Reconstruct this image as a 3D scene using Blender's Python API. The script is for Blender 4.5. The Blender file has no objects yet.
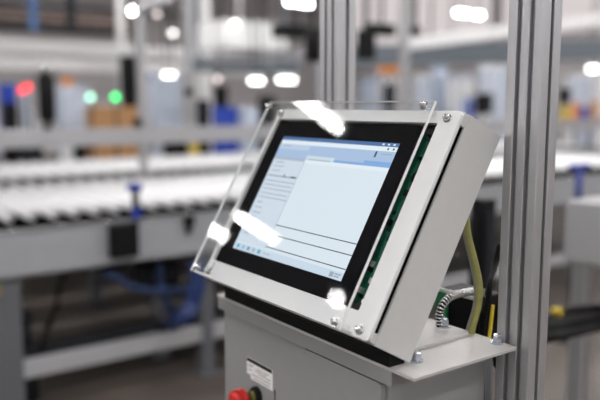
import bpy, bmesh, math, random
from mathutils import Vector, Matrix
random.seed(7)
SC = bpy.context.scene
COL = SC.collection

# ------------------------------------------------------------------ camera of the place
HC = 1.45                                   # eye height above the floor
PHI, PITCH, F = math.radians(54.22554), math.radians(7.51469), 722.122
FW = Vector((math.cos(PHI)*math.cos(PITCH), math.sin(PHI)*math.cos(PITCH), -math.sin(PITCH)))
RT = Vector((math.sin(PHI), -math.cos(PHI), 0))
UP = RT.cross(FW)
EYE = Vector((0, 0, HC))
def ray(x, y): return FW + RT*((x-300)/F) - UP*((y-200)/F)
def at(x, y, d): return EYE + ray(x, y)*d               # d = depth along the view axis
def onp(x, y, ax, v):                                    # on a world plane
    r = ray(x, y); return EYE + r*((v-EYE[ax])/r[ax])
def azim(x): return PHI - math.atan((x-300)/F)

# ------------------------------------------------------------------ materials
def lin(c):
    def f(v):
        v /= 255.0
        return v/12.92 if v <= .04045 else ((v+.055)/1.055)**2.4
    return (f(c[0]), f(c[1]), f(c[2]), 1)
MATS = {}
def mat(name, rgb, rough=.5, metal=0., noise=0., nscale=20., bump=0., emit=None, estr=0., spec=.5, stretch=None):
    if name in MATS: return MATS[name]
    m = bpy.data.materials.new(name); m.use_nodes = True
    nt = m.node_tree; b = nt.nodes['Principled BSDF']
    b.inputs['Base Color'].default_value = lin(rgb)
    b.inputs['Roughness'].default_value = rough
    b.inputs['Metallic'].default_value = metal
    b.inputs['Specular IOR Level'].default_value = spec
    if emit:
        b.inputs['Emission Color'].default_value = lin(emit); b.inputs['Emission Strength'].default_value = estr
    if noise or bump:
        tc = nt.nodes.new('ShaderNodeTexCoord'); mp = nt.nodes.new('ShaderNodeMapping')
        nt.links.new(tc.outputs['Object'], mp.inputs[0])
        if stretch: mp.inputs['Scale'].default_value = stretch
        n = nt.nodes.new('ShaderNodeTexNoise'); n.inputs['Scale'].default_value = nscale; n.inputs['Detail'].default_value = 4
        nt.links.new(mp.outputs[0], n.inputs['Vector'])
        if noise:
            r = nt.nodes.new('ShaderNodeMapRange')
            r.inputs['From Min'].default_value = .3; r.inputs['From Max'].default_value = .7
            r.inputs['To Min'].default_value = 1-noise; r.inputs['To Max'].default_value = 1+noise
            nt.links.new(n.outputs['Fac'], r.inputs['Value'])
            mx = nt.nodes.new('ShaderNodeMix'); mx.data_type = 'RGBA'; mx.blend_type = 'MULTIPLY'; mx.inputs[0].default_value = 1
            mx.inputs[6].default_value = lin(rgb); nt.links.new(r.outputs[0], mx.inputs[7])
            nt.links.new(mx.outputs[2], b.inputs['Base Color'])
        if bump:
            bp = nt.nodes.new('ShaderNodeBump'); bp.inputs['Strength'].default_value = bump; bp.inputs['Distance'].default_value = .002
            nt.links.new(n.outputs['Fac'], bp.inputs['Height']); nt.links.new(bp.outputs[0], b.inputs['Normal'])
    MATS[name] = m; return m
def emit(name, rgb, s):
    if name in MATS: return MATS[name]
    m = bpy.data.materials.new(name); m.use_nodes = True; nt = m.node_tree; nt.nodes.clear()
    o = nt.nodes.new('ShaderNodeOutputMaterial'); e = nt.nodes.new('ShaderNodeEmission')
    e.inputs[0].default_value = lin(rgb); e.inputs[1].default_value = s
    nt.links.new(e.outputs[0], o.inputs[0]); MATS[name] = m; return m
def clear(name, tint, ior=1.49, rough=.0):
    m = bpy.data.materials.new(name); m.use_nodes = True; nt = m.node_tree; nt.nodes.clear()
    o = nt.nodes.new('ShaderNodeOutputMaterial'); mx = nt.nodes.new('ShaderNodeMixShader')
    fr = nt.nodes.new('ShaderNodeFresnel'); fr.inputs[0].default_value = ior
    t = nt.nodes.new('ShaderNodeBsdfTransparent'); t.inputs[0].default_value = tint
    g = nt.nodes.new('ShaderNodeBsdfGlossy'); g.inputs['Roughness'].default_value = rough
    gm = nt.nodes.new('ShaderNodeNewGeometry'); iv = nt.nodes.new('ShaderNodeMath'); iv.operation='SUBTRACT'; iv.inputs[0].default_value=1
    ml = nt.nodes.new('ShaderNodeMath'); ml.operation='MULTIPLY'
    nt.links.new(gm.outputs['Backfacing'], iv.inputs[1]); nt.links.new(iv.outputs[0], ml.inputs[0]); nt.links.new(fr.outputs[0], ml.inputs[1])
    nt.links.new(ml.outputs[0], mx.inputs[0]); nt.links.new(t.outputs[0], mx.inputs[1]); nt.links.new(g.outputs[0], mx.inputs[2])
    nt.links.new(mx.outputs[0], o.inputs[0]); MATS[name] = m; return m

ALU = mat('anodised_aluminium', (190,190,192), .38, .8, noise=.03, nscale=30, stretch=(1,1,.05))
ALU_D = mat('slot_shadow_aluminium', (96,96,98), .5, .6)
PAINT = mat('light_grey_powder_coat', (194,194,192), .5, 0, noise=.015, nscale=60, bump=.05)
PAINT_W = mat('white_grey_powder_coat', (214,214,214), .45, 0, noise=.01, nscale=60, bump=.04)
CAB = mat('grey_cabinet_paint', (140,140,140), .48, 0, noise=.02, nscale=40, bump=.06)
PLATE = mat('bare_steel_plate', (190,187,185), .42, .2, noise=.06, nscale=12)
STEEL = mat('zinc_steel', (196,202,212), .25, 1, noise=.05, nscale=60)
CHROME = mat('polished_steel', (205,205,205), .18, 1)
BLACK = mat('black_plastic', (11,11,12), .5, spec=.2)
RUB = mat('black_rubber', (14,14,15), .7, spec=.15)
GLASSB = mat('black_bezel_glass', (9,10,13), .05, 0, spec=.0)
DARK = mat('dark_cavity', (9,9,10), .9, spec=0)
PCB = mat('green_circuit_board', (14,84,64), .5, 0, noise=.3, nscale=90)
CHIP = mat('pale_component', (150,160,155), .5)
RED = mat('red_plastic', (206,32,24), .35)
YEL = mat('yellow_plastic', (214,186,40), .45)
YG = mat('yellow_green_sheath', (150,148,84), .5, 0, noise=.12, nscale=60)
GREYH = mat('grey_translucent_hose', (150,148,136), .5)
WHITE = mat('white_plastic', (232,232,232), .4)
LABELW = mat('white_sticker', (232,232,230), .5)
INK = mat('label_ink', (120,120,122), .6)
BLUE = mat('blue_plastic', (24,62,168), .4)
BLUE_D = mat('dark_blue_plastic', (14,40,92), .5)
HOSE = mat('blue_hose', (12,40,80), .5)
CARD = mat('brown_cardboard', (190,142,98), .8, noise=.05, nscale=30)
ROLL = mat('roller_white_metal', (236,236,237), .4, 0)
RAIL = mat('conveyor_rail_paint', (160,162,165), .5, .2, noise=.03, nscale=8)
LEGM = mat('conveyor_leg_paint', (98,100,104), .5, .2)
DKMET = mat('dark_metal', (42,44,48), .65, .2, spec=.2)
DUCTM = mat('blue_grey_duct', (112,120,128), .5, .2)
BEAMW = mat('white_painted_beam', (238,237,237), .6)
PALEB = mat('pale_blue_panel', (196,206,222), .5)
ORANGE = mat('orange_plastic', (226,140,60), .5)
FROST = mat('frosted_acrylic_edge', (236,238,238), .4)
ACRYL = clear('clear_acrylic', (.985,.99,.99,1))
LAMP = emit('lamp_diffuser', (252,252,255), 26)
TUBE = emit('lamp_tube', (255,253,250), 72)
WLIGHT = emit('work_light_diffuser', (255,252,248), 9)
SPOT = emit('spot_lens', (255,252,248), 14)
GLED = emit('green_lens', (40,240,120), 5)
GLEDP = emit('pale_green_lens', (170,250,215), 4)
RLED = emit('red_lens', (255,50,60), 4)

# ------------------------------------------------------------------ mesh builder
class MB:
    def __init__(s): s.v=[]; s.f=[]; s.mi=[]; s.sm=[]; s.ms=[]
    def idx(s, m):
        if m not in s.ms: s.ms.append(m)
        return s.ms.index(m)
    def add(s, vs, fs, m, smooth=False):
        o=len(s.v); s.v += [Vector(v) for v in vs]; k=s.idx(m)
        for i,f in enumerate(fs):
            s.f.append([o+j for j in f]); s.mi.append(k); s.sm.append(smooth if isinstance(smooth,bool) else smooth[i])
        return s
    def box(s, a, b, m, bev=0., xf=None):
        a,b=Vector(a),Vector(b)
        lo=Vector([min(a[i],b[i]) for i in range(3)]); hi=Vector([max(a[i],b[i]) for i in range(3)])
        bm=bmesh.new(); bmesh.ops.create_cube(bm,size=1)
        for v in bm.verts: v.co=Vector([lo[i]+(v.co[i]+.5)*(hi[i]-lo[i]) for i in range(3)])
        if bev: bmesh.ops.bevel(bm,geom=list(bm.edges),offset=min(bev,.45*min(hi[i]-lo[i] for i in range(3))),segments=2,profile=.5,affect='EDGES')
        bm.verts.index_update()
        vs=[v.co.copy() for v in bm.verts]; fs=[[v.index for v in f.verts] for f in bm.faces]; bm.free()
        if xf is not None: vs=[xf@v for v in vs]
        return s.add(vs,fs,m)
    def cyl(s, p0, p1, r, m, seg=20, r1=None, bev=0.):
        p0,p1=Vector(p0),Vector(p1); r1=r if r1 is None else r1
        if bev:
            L=(p1-p0).length
            return s.lathe(p0,p1,[(0,0),(r-bev,0),(r,bev),(r1,L-bev),(r1-bev,L),(0,L)],m,seg)
        return s.lathe(p0,p1,[(0,0),(r,0),(r1,(p1-p0).length),(0,(p1-p0).length)],m,seg,False)
    def lathe(s, p0, p1, prof, m, seg=24, smooth=True):
        p0,p1=Vector(p0),Vector(p1); z=(p1-p0).normalized()
        x=z.orthogonal().normalized(); y=z.cross(x); vs=[]; fs=[]
        for (r,h) in prof:
            for k in range(seg):
                t=2*math.pi*k/seg; vs.append(p0+z*h+x*(r*math.cos(t))+y*(r*math.sin(t)))
        for i in range(len(prof)-1):
            for k in range(seg):
                a=i*seg+k; b=i*seg+(k+1)%seg; fs.append([a,b,b+seg,a+seg])
        sm=[]
        for i in range(len(prof)-1):
            flat = abs(prof[i][1]-prof[i+1][1])<1e-6
            sm += [False if flat else True]*seg
        return s.add(vs,fs,m,sm)
    def tube(s, pts, r, m, seg=10, sub=6, ribs=None):
        P=[Vector(p) for p in pts]; Q=[]
        for i in range(len(P)-1):
            a=P[max(i-1,0)];b=P[i];c=P[i+1];d=P[min(i+2,len(P)-1)]
            for k in range(sub):
                t=k/sub; Q.append(.5*((2*b)+(c-a)*t+(2*a-5*b+4*c-d)*t*t+(-a+3*b-3*c+d)*t**3))
        Q.append(P[-1]); vs=[]; fs=[]
        nrm=None
        for i,q in enumerate(Q):
            t=(Q[min(i+1,len(Q)-1)]-Q[max(i-1,0)]).normalized()
            nrm = t.orthogonal().normalized() if nrm is None else (nrm-t*nrm.dot(t)).normalized()
            bn=t.cross(nrm); rr = r if not ribs else (r if i%4 in (1,2) else r*ribs)
            for k in range(seg):
                u=2*math.pi*k/seg; vs.append(q+nrm*(rr*math.cos(u))+bn*(rr*math.sin(u)))
        n=len(Q)
        for i in range(n-1):
            for k in range(seg):
                a=i*seg+k;b=i*seg+(k+1)%seg; fs.append([a,b,b+seg,a+seg])
        sm=[True]*len(fs)
        fs.append(list(range(seg))[::-1]); fs.append([(n-1)*seg+k for k in range(seg)]); sm+=[False,False]
        return s.add(vs,fs,m,sm)
    def prism(s, poly, w0, w1, m, f):                    # poly in 2-D, f maps (p, q, w) to 3-D
        n=len(poly)
        vs=[f(p,q,w0) for p,q in poly]+[f(p,q,w1) for p,q in poly]
        fs=[list(range(n))[::-1],[n+k for k in range(n)]]+[[k,(k+1)%n,n+(k+1)%n,n+k] for k in range(n)]
        return s.add(vs,fs,m)
    def build(s, name, parent=None, base=None):
        me=bpy.data.meshes.new(name)
        off=Vector(base) if base is not None else Vector((0,0,0))
        me.from_pydata([v-off for v in s.v],[],s.f)
        for m in s.ms: me.materials.append(m)
        me.polygons.foreach_set('material_index',s.mi); me.polygons.foreach_set('use_smooth',s.sm)
        bm=bmesh.new(); bm.from_mesh(me); bmesh.ops.recalc_face_normals(bm,faces=list(bm.faces)); bm.to_mesh(me); bm.free()
        me.update()
        o=bpy.data.objects.new(name,me); COL.objects.link(o)
        if parent is not None: o.parent=parent
        elif base is not None: o.location=off
        return o
def tag(o,label,cat,group=None,kind=None):
    o['label']=label; o['category']=cat
    if group: o['group']=group
    if kind: o['kind']=kind
    return o
def empty(name,loc,label,cat,group=None,matrix=None):
    o=bpy.data.objects.new(name,None); COL.objects.link(o); o.empty_display_size=.05
    if matrix is not None: o.matrix_world=matrix
    else: o.location=loc
    return tag(o,label,cat,group)
def struct(mb,name):
    o=mb.build(name); o['kind']='structure'; return o
def rrect(x0,y0,x1,y1,r,n=5):
    P=[]
    for cx,cy,a0 in ((x1-r,y0+r,-90),(x1-r,y1-r,0),(x0+r,y1-r,90),(x0+r,y0+r,180)):
        for k in range(n+1):
            a=math.radians(a0+90*k/n); P.append((cx+r*math.cos(a),cy+r*math.sin(a)))
    return P

# ------------------------------------------------------------------ hall
HX0,HX1,HY0,HY1,HZ=-9.,17.,-9.,22.,5.4
def floor_mat():
    m=mat('worn_concrete_floor',(92,84,78),.5,0,noise=.22,nscale=1.3)
    return m
struct(MB().box((HX0,HY0,-.1),(HX1,HY1,0),floor_mat()),'floor')
struct(MB().box((HX0,HY0,HZ),(HX1,HY1,HZ+.1),mat('roof_sheet',(186,184,185),.8)),'ceiling')
WALL=mat('hall_wall_panel',(214,210,211),.8,noise=.04,nscale=.8)
struct(MB().box((HX0,HY1,0),(HX1,HY1+.1,HZ),WALL),'wall_north')
struct(MB().box((HX0,HY0-.1,0),(HX1,HY0,HZ),WALL),'wall_south')
struct(MB().box((HX1,HY0,0),(HX1+.1,HY1,HZ),WALL),'wall_east')
struct(MB().box((HX0-.1,HY0,0),(HX0,HY1,HZ),WALL),'wall_west')

GLOW=emit('daylight_pane',(246,247,250),1.1)  # glowing panes added out of view to brighten post tops and front faces
k=0
for i in range(7):
    y=-7+i*4; k+=1; o=None
    b=MB(); b.box((HX0,y-1.7,2.5),(HX0+.02,y+1.7,4.9),GLOW)
    for f in ((y-1.75,y-1.69,2.45,4.95),(y+1.69,y+1.75,2.45,4.95),(y-.03,y+.03,2.5,4.9)): b.box((HX0,f[0],f[2]),(HX0+.05,f[1],f[3]),mat('window_frame_paint',(220,220,220),.5))
    struct(b,'window_%d'%k)
for i in range(8):
    x=-7+i*4; k+=1
    b=MB(); b.box((x-1.7,HY0,2.5),(x+1.7,HY0+.02,4.9),GLOW)
    for f in ((x-1.75,x-1.69,2.45,4.95),(x+1.69,x+1.75,2.45,4.95),(x-.03,x+.03,2.5,4.9)): b.box((f[0],HY0,f[2]),(f[1],HY0+.05,f[3]),MATS['window_frame_paint'])
    struct(b,'window_%d'%k)

GLOW_E=emit('translucent_wall_panel',(250,240,240),.72)  # glowing panels added to brighten the upper east wall
for i in range(6):
    y=1.6+i*3.5; k+=1
    b=MB(); b.box((HX1-.02,y-1.6,3.35),(HX1,y+1.6,5.3),GLOW_E)
    for f in ((y-1.66,y-1.6,3.3,5.35),(y+1.6,y+1.66,3.3,5.35),(y-.03,y+.03,3.35,5.3)): b.box((HX1-.05,f[0],f[2]),(HX1,f[1],f[3]),MATS['window_frame_paint'])
    struct(b,'window_%d'%k)

# ------------------------------------------------------------------ operator terminal (tilted enclosure with screen)
TAU=math.radians(29.8413); O=Vector((.69529,.93878,-.15461+HC))
A=Vector((0,-1,0)); B=Vector((math.sin(TAU),0,math.cos(TAU))); N=Vector((-math.cos(TAU),0,math.sin(TAU)))
base=Vector((.02,-.178,-.08))                     # (a, b, n) of the bottom rear edge
M=Matrix((A,-N,B)).transposed().to_4x4(); M.translation=O+A*base.x+B*base.y+N*base.z
term=empty('operator_terminal',None,'tilted light grey enclosure with lit touch screen on the cabinet','operator terminal',matrix=M)
def L(a,b,n): return Vector((a-base.x, -(n-base.z), b-base.y))
def tbox(mb,a0,a1,b0,b1,n0,n1,m,bev=0): return mb.box(L(a0,b0,n0),L(a1,b1,n1),m,bev)
def fl(p,q,w): return L(p,q,w)
aL,aR,bB,bT=-.197,.2545,-.1785,.165
# housing: a shell open to the front
h=MB()
tbox(h,aL+.003,aR-.003,bB+.003,bT+.004,-.0828,-.079,PAINT)                          # back
# side walls, with slightly taller rear
FN=-.0078
prof=[(bB,FN),(bT+.002,FN),(bT+.008,-.083),(bB,-.083)]
for a0,a1 in ((aL,aL+.003),(aR-.003,aR)):
    h.prism([(n,b) for b,n in prof],a0,a1,PAINT,lambda p,q,w:L(w,q,p))
h.prism([(FN,bT+.002),(FN,bT-.002),(-.083,bT+.004),(-.083,bT+.008)],aL+.003,aR-.003,PAINT,lambda p,q,w:L(w,q,p))
tbox(h,aL+.003,aR-.003,bB,bB+.003,-.083,FN,PAINT)
# corner blocks bridging the joint above and below the slot
tbox(h,aR-.02,aR-.0008,.146,bT,-.0079,.0014,PAINT); tbox(h,aR-.02,aR-.0008,bB+.002,-.163,-.0079,.0014,PAINT)
h.build('housing',term)
g=MB(); tbox(g,aL+.004,aR-.006,bB+.004,bT-.004,-.012,-.0012,DARK); 
# gasket ring is hollow inside: four strips instead of a block
g=MB()
for r in ((aL+.004,aL+.012,bB+.004,bT-.004),(aR-.012,aR-.005,bB+.004,bT-.004),(aL+.012,aR-.012,bT-.012,bT-.004),(aL+.012,aR-.012,bB+.004,bB+.012)):
    tbox(g,*r,-.012,.0012,DARK)
g.build('gasket',term)
# front frame with opening
ff=MB(); oa0,oa1,ob0,ob1=-.1868,.217,-.1437,.1448
outer=rrect(aL,bB,aR,bT,.009,5); inner=rrect(oa0,ob0,oa1,ob1,.003,5)
n=len(outer)
nF,nB=.0072,.0014; ch=.0018
def ring(P,nn): return [L(a,b,nn) for a,b in P]
def inset(P,d,c=((aL+aR)/2,(bB+bT)/2)):
    out=[]
    for a,b in P:
        out.append((a-math.copysign(d,a-c[0]), b-math.copysign(d,b-c[1])))
    return out
rings=[ring(inner,nB),ring(inner,nF),ring(inset(outer,ch),nF),ring(inset(outer,ch*.3),nF-ch*.3),ring(outer,nF-ch),ring(outer,nB),ring(inner,nB)]
vs=[v for r in rings for v in r]; fs=[]
for i in range(len(rings)-1):
    for k in range(n): fs.append([i*n+k,i*n+(k+1)%n,(i+1)*n+(k+1)%n,(i+1)*n+k])
ff.add(vs,fs,PAINT_W)
frame=ff.build('front_frame',term)
jg=MB()                                                            # dark joint lines near the two left corners
tbox(jg,-.1790,-.1775,.1475,.1585,.0060,.0075,DARK); tbox(jg,-.1765,-.1750,-.1660,-.148,.0060,.0075,DARK)
jg.build('joint_gap',frame)
def bolt_mb(c, ax, r, hgt, mm=CHROME, wash=True, hexa=False):
    mb=MB(); c=Vector(c); ax=Vector(ax).normalized()
    if wash: mb.cyl(c,c+ax*hgt*.22,r*1.35,mm,20); c=c+ax*hgt*.22
    if hexa:
        mb.lathe(c,c+ax,[(0,0),(r,0),(r,hgt*.85),(r*.86,hgt),(0,hgt)],mm,6,False)
        for i in range(len(mb.sm)): mb.sm[i]=False
    else:
        mb.lathe(c,c+ax,[(r,0),(r,hgt*.35),(r*.85,hgt*.75),(r*.5,hgt),(r*.5,hgt*.6),(0,hgt*.55)],mm,18)
    return mb
NL=Vector((0,-1,0))
for a,b in ((.233,.152),(.2345,-.167),(-.184,.1545),(-.181,-.1655)):
    bolt_mb(L(a,b,.0072),NL,.0052,.0075).build('frame_bolt',frame)
# inside: circuit board with components seen in the gap beside the screen
pb=MB(); tbox(pb,-.18,.213,-.144,.143,-.020,-.018,PCB); board=pb.build('circuit_board',term)
for k in range(34):
    a=.178+random.random()*.032; b=-.137+k*.0081; s_=.0018+random.random()*.0032; hh=.002+random.random()*.006
    c=MB(); tbox(c,a-s_,a+s_,b-s_*1.3,b+s_*1.3,-.018,-.018+hh,random.choice((CHIP,BLACK,BLACK,PCB,BLACK,DKMET)))
    c.build('component',board)
for bb in (.137,-.137):
    c=MB(); tbox(c,.190,.214,bb-.006,bb+.006,-.018,-.004,BLACK,.001); c.build('spacer_block',board)
c=MB(); c.cyl(L(.206,-.128,-.018),L(.206,-.128,-.004),.0032,WHITE,16); c.build('component',board)
dk=MB(); tbox(dk,aL+.006,aR-.006,bB+.006,bT-.006,-.079,-.074,DARK); dk.build('inner_liner',term)  # near-black sheet painting in the dark of the interior
# monitor
ga0,ga1,gb0,gb1=-.1856,.1816,-.1423,.1433
mo=MB(); mo.prism(rrect(ga0,gb0,ga1,gb1,.004),-.006,.0005,GLASSB,fl); tbox(mo,ga0+.012,ga1-.026,gb0+.012,gb1-.012,-.016,-.006,DKMET)
mon=mo.build('monitor_bezel',term)
# display: one mesh, rectangles in their own colours
def dm(nm,c,s=1.06): return emit('display_'+nm,c,s)
D=MB()
S_BODY=dm('body',(222,233,242)); S_PANE=dm('pane',(212,224,236)); S_TOOL=dm('toolbar',(172,196,226)); S_TOOL2=dm('toolbar_pale',(192,210,232))
S_TIT=dm('title',(84,116,164)); S_MENU=dm('menu',(230,240,248)); S_LINE=dm('line',(70,80,94)); S_TXT=dm('text',(160,172,186)); S_BTN=dm('button',(134,174,226))
S_TASK=dm('taskbar',(204,220,234)); S_IC=[dm('icon_a',(96,176,206)),dm('icon_b',(140,196,214)),dm('icon_c',(130,160,190)),dm('icon_d',(166,190,206))]
def uv(u0,u1,v0,v1,m,k=1):
    a0,a1=-.152+u0*.304,-.152+u1*.304; b0,b1=.1119-v0*.22375,.1119-v1*.22375; nn=.0005+.00012*k
    D.add([L(a0,b1,nn),L(a1,b1,nn),L(a1,b0,nn),L(a0,b0,nn)],[[0,1,2,3]],m)
uv(0,1,0,1,S_BODY,1)
uv(0,1,0,.03,S_TIT,2); uv(0,1,.03,.065,S_MENU,2); uv(0,1,.065,.185,S_TOOL,2); uv(0,.30,.065,.11,S_TOOL2,3); uv(0,.31,.185,.205,S_TXT,2)
uv(0,.31,.19,.935,S_PANE,2)
uv(.31,.56,.15,.185,dm('tab',(208,224,234)),3); uv(.33,.53,.178,.186,S_TXT,4); uv(.80,1,.145,.182,S_BTN,3); uv(.56,.80,.166,.185,S_BTN,3); uv(.31,1,.186,.215,S_MENU,3)
uv(.855,.868,.07,.115,S_LINE,3); uv(.90,.98,.085,.092,S_TXT,3)
for u in (.93,.97): uv(u,u+.012,.04,.055,S_LINE,3)
for u in (.88,.92,.96): uv(u,u+.016,.008,.02,S_MENU,3)
uv(.308,.312,.2,.93,S_TXT,3)
for v in (.738,.819,.918): uv(.312,1,v-.0035,v+.0035,S_LINE,3)
uv(.02,.30,.346,.352,S_LINE,3); uv(.25,.30,.338,.352,S_LINE,3); uv(.175,.185,.325,.346,S_LINE,3)
for i,v in enumerate((.225,.26,.30,.39,.425,.46,.50,.535)): uv(.03 if i<3 else .02,(.12 if i<3 else .29)+.02*(i%2),v,v+.007,S_TXT,3)
for i in range(7): uv(.03,.09+.012*(i%3),.58+.045*i,.588+.045*i,S_TXT,3)
uv(.03,.12,.108-.03,.114-.03,S_TXT,4)
uv(0,1,.945,1,S_TASK,2)
for i in range(5): uv(.03+.055*i,.06+.055*i,.955,.985,S_IC[i%4],3)
uv(.30,.38,.968,.974,S_TXT,3); uv(.90,.93,.955,.99,S_TXT,3); uv(.935,.985,.958,.968,S_TXT,3); uv(.935,.975,.975,.985,S_TXT,3)
D.build('display',mon)
# clear guard
ga=(-.2,.2215,-.178,.1665); NG0,NG1=.0275,.0325
q=MB(); tbox(q,*ga,NG0,NG1,ACRYL)
for i,f in enumerate(q.f):
    c=sum((q.v[j] for j in f),Vector())/len(f)
    if abs(c.y-L(0,0,NG0).y)>1e-4 and abs(c.y-L(0,0,NG1).y)>1e-4: q.mi[i]=q.idx(FROST)
guard=q.build('acrylic_guard',term)
q=MB(); tbox(q,ga[0]+.004,ga[1],ga[3]-.004,ga[3],.0076,NG0-.0002,ACRYL); q.build('guard_top_pane',guard)
q=MB(); tbox(q,ga[0],ga[0]+.004,ga[2]+.002,ga[3],.0076,NG0-.0002,ACRYL); q.build('guard_side_pane',guard)
q=MB(); tbox(q,ga[0]+.0042,ga[1],ga[2]+.0005,ga[2]+.004,.0076,NG0-.0002,PAINT_W); q.build('guard_bottom_strip',guard)
for a,b in ((.2045,.158),(.2115,-.1705),(-.1925,.156),(-.181,-.168)):
    so=MB(); so.cyl(L(a,b,.0074),L(a,b,NG0),.0036,ACRYL,16); so=so.build('standoff',guard)
    bolt_mb(L(a,b,NG1),NL,.0052,.0065).build('bolt',so)

# ------------------------------------------------------------------ control cabinet
PZ=HC-.352                                       # top of the plate
cab=empty('control_cabinet',(.75,.93,0),'grey control cabinet with red stop button under the tilted screen','control cabinet')
cb=Vector((.75,.93,0))
b_=MB(); b_.box((.658,.70,.08),(.856,1.159,PZ-.006),CAB,.002); b_.build('body',cab,cb)
b_=MB(); b_.box((.668,.71,0),(.85,1.15,.08),DKMET); b_.build('plinth',cab,cb)
tp=MB(); tp.prism(rrect(.6445,.6416,.8555,1.162,.004),PZ-.004,PZ,PLATE,lambda p,q,w:Vector((p,q,w))); plate=tp.build('top_plate',cab,cb)
lp=MB(); lp.box((.6445,.684,PZ-.026),(.6475,1.158,PZ-.004),CAB,.0008); lp.box((.6475,1.155,PZ-.026),(.70,1.158,PZ-.004),CAB); lp.build('front_lip',cab,cb)
d_=MB(); d_.prism(rrect(.708,.12,.893,PZ-.030,.008),.648,.6575,CAB,lambda p,q,w:Vector((w,p,q))); door=d_.build('door',cab,cb)
d_=MB(); d_.box((.6566,.8935,.12),(.6579,.8955,PZ-.032),DARK); d_.box((.6566,.985,.12),(.6579,.9865,.966),DARK); d_.build('panel_seam',cab,cb)
br=MB(); br.box((.688,.716,PZ),(.835,1.12,PZ+.005),PLATE,.001); br.build('mounting_strip',plate,cb)
Z=Vector((0,0,1))
for px,py in ((497,342),(444.5,329),(416.5,360)):
    p=onp(px,py,2,PZ+.002); zz=PZ+.005 if px<450 and px>430 else PZ
    mb=bolt_mb((p.x,p.y,zz),Z,.0068,.0115,STEEL,True,True)
    mb.cyl((p.x,p.y,PZ-.004),(p.x,p.y,PZ-.020),.0038,STEEL,12); 
    mb.lathe((p.x,p.y,PZ-.004),(p.x,p.y,PZ-1),[(.0075,0),(.0075,.007),(.0,.007)],STEEL,6,False)
    mb.build('hex_bolt',plate,cb)
wg=MB(); wg.prism([(.6455,PZ),(.674,PZ),(.674,1.1014),(.610,1.1381),(.610,1.1361),(.6455,1.1158)],.690,1.134,RUB,lambda p,q,w:Vector((p,w,q))); wg.build('rubber_wedge',plate,cb)  # black filler added so the gap under the enclosure reads dark
# sticker with black header and grey lines
X0=.658
st=MB(); st.prism(rrect(.9935,.968,1.0765,.9985,.001),X0-.0008,X0,LABELW,lambda p,q,w:Vector((w,p,q)))
st.box((X0-.0010,.9945,.9915),(X0-.0008,1.0755,.9982),BLACK)
st.box((X0-.0008,.9935,.961),(X0,1.064,.969),LABELW)
for i,(y0,y1,z) in enumerate(((1.073,1.052,.9865),(1.073,1.058,.9835),(1.045,1.005,.985),(1.05,1.012,.981),(1.04,1.0,.977),(1.073,1.06,.9775),(1.06,1.0,.971),(1.055,1.0,.965))):
    st.box((X0-.0010,y0,z-.0006),(X0-.0008,y1,z+.0006),INK)
st.build('rating_sticker',cab,cb)
# emergency stop
p=onp(257.5,395,0,X0); c=Vector((X0,p.y,p.z)); XN=Vector((-1,0,0))
es=MB(); es.lathe(c,c+XN,[(0,0),(.016,0),(.016,.005),(.0145,.009),(.010,.009),(.010,.011)],BLACK,28); es=es.build('emergency_stop',cab,cb)
e2=MB(); e2.lathe(c+XN*.009,c+XN,[(.010,0),(.010,.006),(.0095,.006),(.0095,.008)],mat('olive_collar',(120,116,40),.5),24); e2.lathe(c+XN*.015,c+XN,[(.0085,0),(.0085,.008)],mat('dark_green_collar',(60,72,40),.5),24); e2.build('collar',es,cb)
e3=MB(); e3.lathe(c+XN*.024,c+XN,[(.008,-.003),(.0165,.003),(.0195,.006),(.0195,.011),(.0185,.012),(.0185,.0135),(.0195,.0145),(.0195,.020),(.0175,.025),(.012,.0275),(0,.028)],RED,32); e3.build('mushroom_head',es,cb)

# ------------------------------------------------------------------ aluminium posts
def profile(w,d,sw,sd,nx,ny,ch=.0015):
    """outline of a slotted extrusion, w along X with slots on +-Y faces at nx, d along Y with slots on +-X faces at ny"""
    P=[]
    def edge(p0,p1,slots,ln):
        slots=sorted(slots); t=Vector((p1[0]-p0[0],p1[1]-p0[1]))/ln; inn=Vector((-t.y,t.x))
        for s in slots:
            c=s*ln
            for u,v in ((c-sw/2-.001,0),(c-sw/2,.0012),(c-sw/2,.004),(c-sw/2-.003,.004),(c-sw/2-.003,sd),(c+sw/2+.003,sd),(c+sw/2+.003,.004),(c+sw/2,.004),(c+sw/2,.0012),(c+sw/2+.001,0)):
                P.append((p0[0]+t.x*u+inn.x*v,p0[1]+t.y*u+inn.y*v))
    x,y=w/2,d/2
    P.append((-x+ch,-y)); edge((-x,-y),(x,-y),nx,w); P.append((x-ch,-y)); P.append((x,-y+ch))
    edge((x,-y),(x,y),ny,d); P.append((x,y-ch)); P.append((x-ch,y))
    edge((x,y),(-x,y),[1-s for s in nx],w); P.append((-x+ch,y)); P.append((-x,y-ch))
    edge((-x,y),(-x,-y),[1-s for s in ny],d); P.append((-x,-y+ch))
    return P
def post(name,x0,y0,z0,z1,label,cat='post',w=.0435,d=.0595,group=None,parent=None,sl=True):
    mb=MB(); c=Vector((x0+w/2,y0+d/2,z0))
    poly=profile(w,d,.0075,.012,[.5],[.31,.67]) if sl else profile(w,d,.008,.01,[.5],[.5])
    mb.prism(poly,z0,z1,ALU,lambda p,q,wz:Vector((c.x+p,c.y+q,wz)))
    ft=None
    o=mb.build(name,None,c); tag(o,label,cat,group); return o
post('frame_post',.8605,.6255,0,2.3,'large slotted aluminium post standing right of the tilted screen')
post('frame_post',.8605,1.0715,0,2.3,'slotted aluminium post rising behind the top of the screen')

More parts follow.
